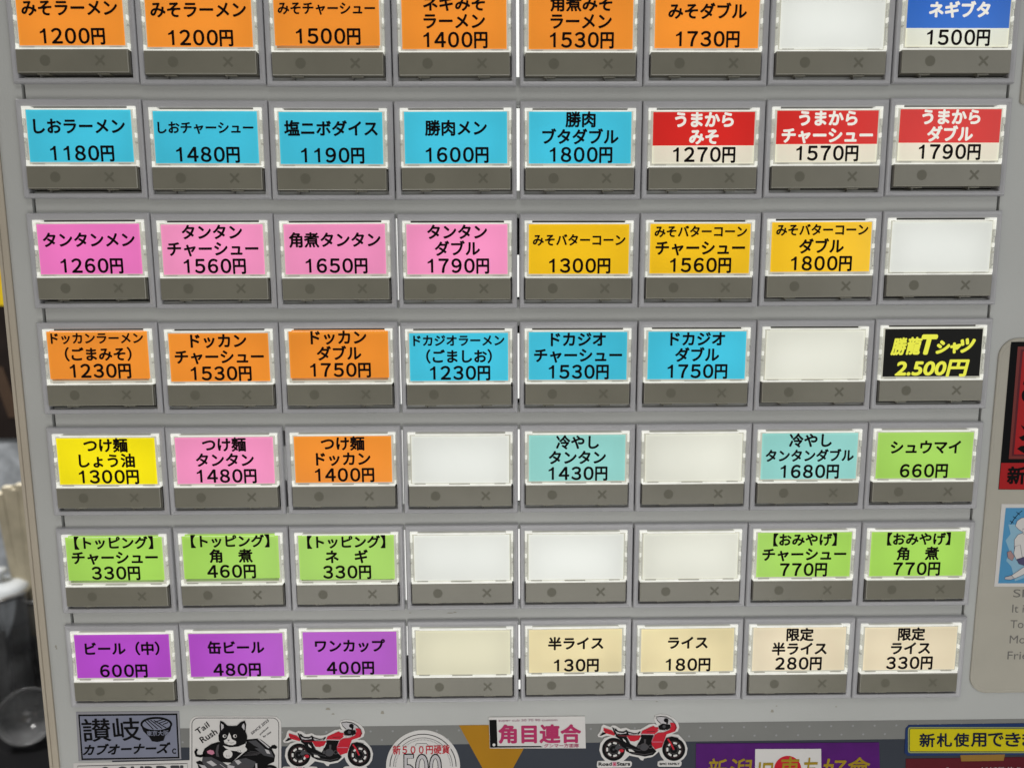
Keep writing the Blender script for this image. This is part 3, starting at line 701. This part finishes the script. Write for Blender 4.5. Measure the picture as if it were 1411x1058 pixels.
# poster: yellow head over a dark picture
YPst = 26.9
a, b, c = px(6, 345, YPst), px(0, 421, YPst), px(0, 604, YPst)
mb = MB(); mb.box(-40, a.x+6, -a.z, -c.z, -YPst-.05, -YPst+.02, mat('poster_dark', (.022, .016, .014), .4, var=.4, scale=12, linear=True))
po = mb.build('poster', None, loc=((a.x-10), YPst, c.z)); tag(po, 'dark poster with a yellow head behind the machine', 'poster')
mb = MB(); mb.box(-39.9, a.x+5.9, -a.z+.05, -b.z, -YPst, -YPst+.05, mat('poster_yellow', (.62, .44, .015), .45, linear=True)); mb.build('yellow_head', po)
p, q_ = px(-4, 505, YPst), px(22, 575, YPst)
mb = MB(); dx = .28
mb.face([(p.x-dx, YPst-.06, p.z), (p.x+dx, YPst-.06, p.z), (q_.x+dx, YPst-.06, q_.z), (q_.x-dx, YPst-.06, q_.z)], mat('poster_brown', (.07, .045, .03), .5, linear=True)); mb.build('print', po)
# glass jar with lid
M_GLASS = mat('smoked_glass', (.50, .51, .52), .07, trans=.88, var=.75, scale=22, coat=.6, linear=True)
M_STREAK = mat('streak_grey', (.30, .31, .32), .5, var=.5, scale=18, linear=True)  # for upright strips added to imitate pale streaks of reflection in the glass
M_CHROME = mat('chrome', (.75, .75, .74), .18, metal=1, linear=True)
M_LIDW = mat('lid_plastic', (.70, .74, .76), .25, var=.12, scale=30, coat=.5, linear=True)
def jar(cx_px, rim_y, r, depth, lid, label):
    rim = px(cx_px, rim_y, depth); zc = cb.z
    o = empty('glass_jar', (rim.x, depth, zc)); tag(o, label, 'jar', 'smoked glass jars beside the machine')
    mb = MB(); lathe(mb, [(0, zc+.02), (r*.93, zc+.02), (r*.96, zc+.2), (r*.96, rim.z-.1), (r*.96, rim.z)], rim.x, depth, M_GLASS); mb.build('body', o, smooth=True)
    mb = MB(); lathe(mb, [(r*.90, rim.z-.05), (r*1.0, rim.z-.10), (r*1.04, rim.z), (r*1.0, rim.z+.10), (r*.90, rim.z+.06)], rim.x, depth, M_CHROME); mb.build('rim', o, smooth=True)
    mb = MB(); lathe(mb, [(r*.98, zc+.55), (r*1.0, zc+.62), (r*1.0, zc+.75), (r*.97, zc+.8)], rim.x, depth, M_GLASS); mb.build('base_ring', o, smooth=True)
    mb = MB()
    for a in range(9):
        t_ = a*.7+.3; rr = r*.62; w_ = .10+.05*(a % 3); h_ = (rim.z-zc)*(.55+.07*(a % 4))
        x_, y_ = rim.x+rr*math.cos(t_), depth+rr*math.sin(t_)
        mb.box(x_-w_, x_+w_, -(zc+h_), -(zc+.1), -(y_+.03), -(y_-.03), M_STREAK)
    mb.build('pale_streaks', o)
    if lid:
        mb = MB(); lathe(mb, [(r*.98, rim.z+.06), (r*.94, rim.z+.22), (r*.7, rim.z+.34), (r*.3, rim.z+.40), (.22, rim.z+.42), (.20, rim.z+.62), (.34, rim.z+.72), (.30, rim.z+.86), (0, rim.z+.92)], rim.x, depth, M_LIDW); mb.build('lid', o, smooth=True)
    return o, rim
jar(-2, 815, .98, YB-.3, True, 'lidded smoked glass jar left of the chopstick holder')
o2, rim2 = jar(62, 815, .95, YB+.8, False, 'smoked glass holder with chrome rim carrying the chopsticks')
M_BOWL = mat('pale_glass', (.55, .56, .57), .10, trans=.80, var=.3, scale=30, linear=True)
bc = px(40, 985, YB-1.7)
mb = MB()
prof_b = [(.02, -.62), (.30, -.60), (.58, -.42), (.78, -.12), (.90, .25), (.93, .27), (.96, .25), (.84, -.14), (.62, -.47), (.32, -.66), (.02, -.68)]
lathe(mb, prof_b, 0, 0, M_BOWL, 48)
rot = Matrix.Rotation(math.radians(-62), 3, 'X') @ Matrix.Rotation(math.radians(-38), 3, 'Y')
mb.v = [tuple(rot.inverted() @ Vector(v) + bc) for v in mb.v]
o = mb.build('glass_bowl', None, loc=tuple(bc), smooth=True); tag(o, 'pale glass bowl tipped on its side in front of the jars', 'bowl')
# disposable chopsticks
M_WOOD = mat('chopstick_wood', (.50, .45, .33), .7, var=.15, scale=40, linear=True)
M_WOODEND = mat('chopstick_end', (.80, .74, .58), .7, var=.1, linear=True)
base = Vector((rim2.x, YB+.8, cb.z+.4))
tops = []
k = 0
for i in range(7):
    for j in range(4):
        tx = 2+i*8.5+random.uniform(-2, 2); ty = 670+j*5+random.uniform(-7, 7)+(6 if i == 0 else 0)
        top = px(tx, ty, YB-.1+j*.55); bx_ = rim2 + Vector((-.55+i*.13, -.55+j*.35, 0))
        dirv = (bx_-top); bot = top+dirv*1.35
        s_ = dirv.normalized(); e1 = s_.cross(Vector((0, 1, 0))).normalized()*.155; e2 = s_.cross(e1).normalized()*.13
        mb = MB()
        T = [top+e1*x+e2*y for x, y in ((-1,-1),(1,-1),(1,1),(-1,1))]; Bt = [bot+e1*x*.75+e2*y*.75 for x, y in ((-1,-1),(1,-1),(1,1),(-1,1))]
        mb.mesh([tuple(v) for v in T+Bt], [(4,7,6,5),(0,4,5,1),(1,5,6,2),(2,6,7,3),(3,7,4,0)], M_WOOD); mb.mesh([tuple(v) for v in T], [(0,1,2,3)], M_WOODEND)
        o = mb.build('chopsticks', None, loc=tuple(bot)); tag(o, 'pale wooden chopsticks bunched in the smoked glass holder', 'chopsticks', 'chopsticks in the holder'); k += 1
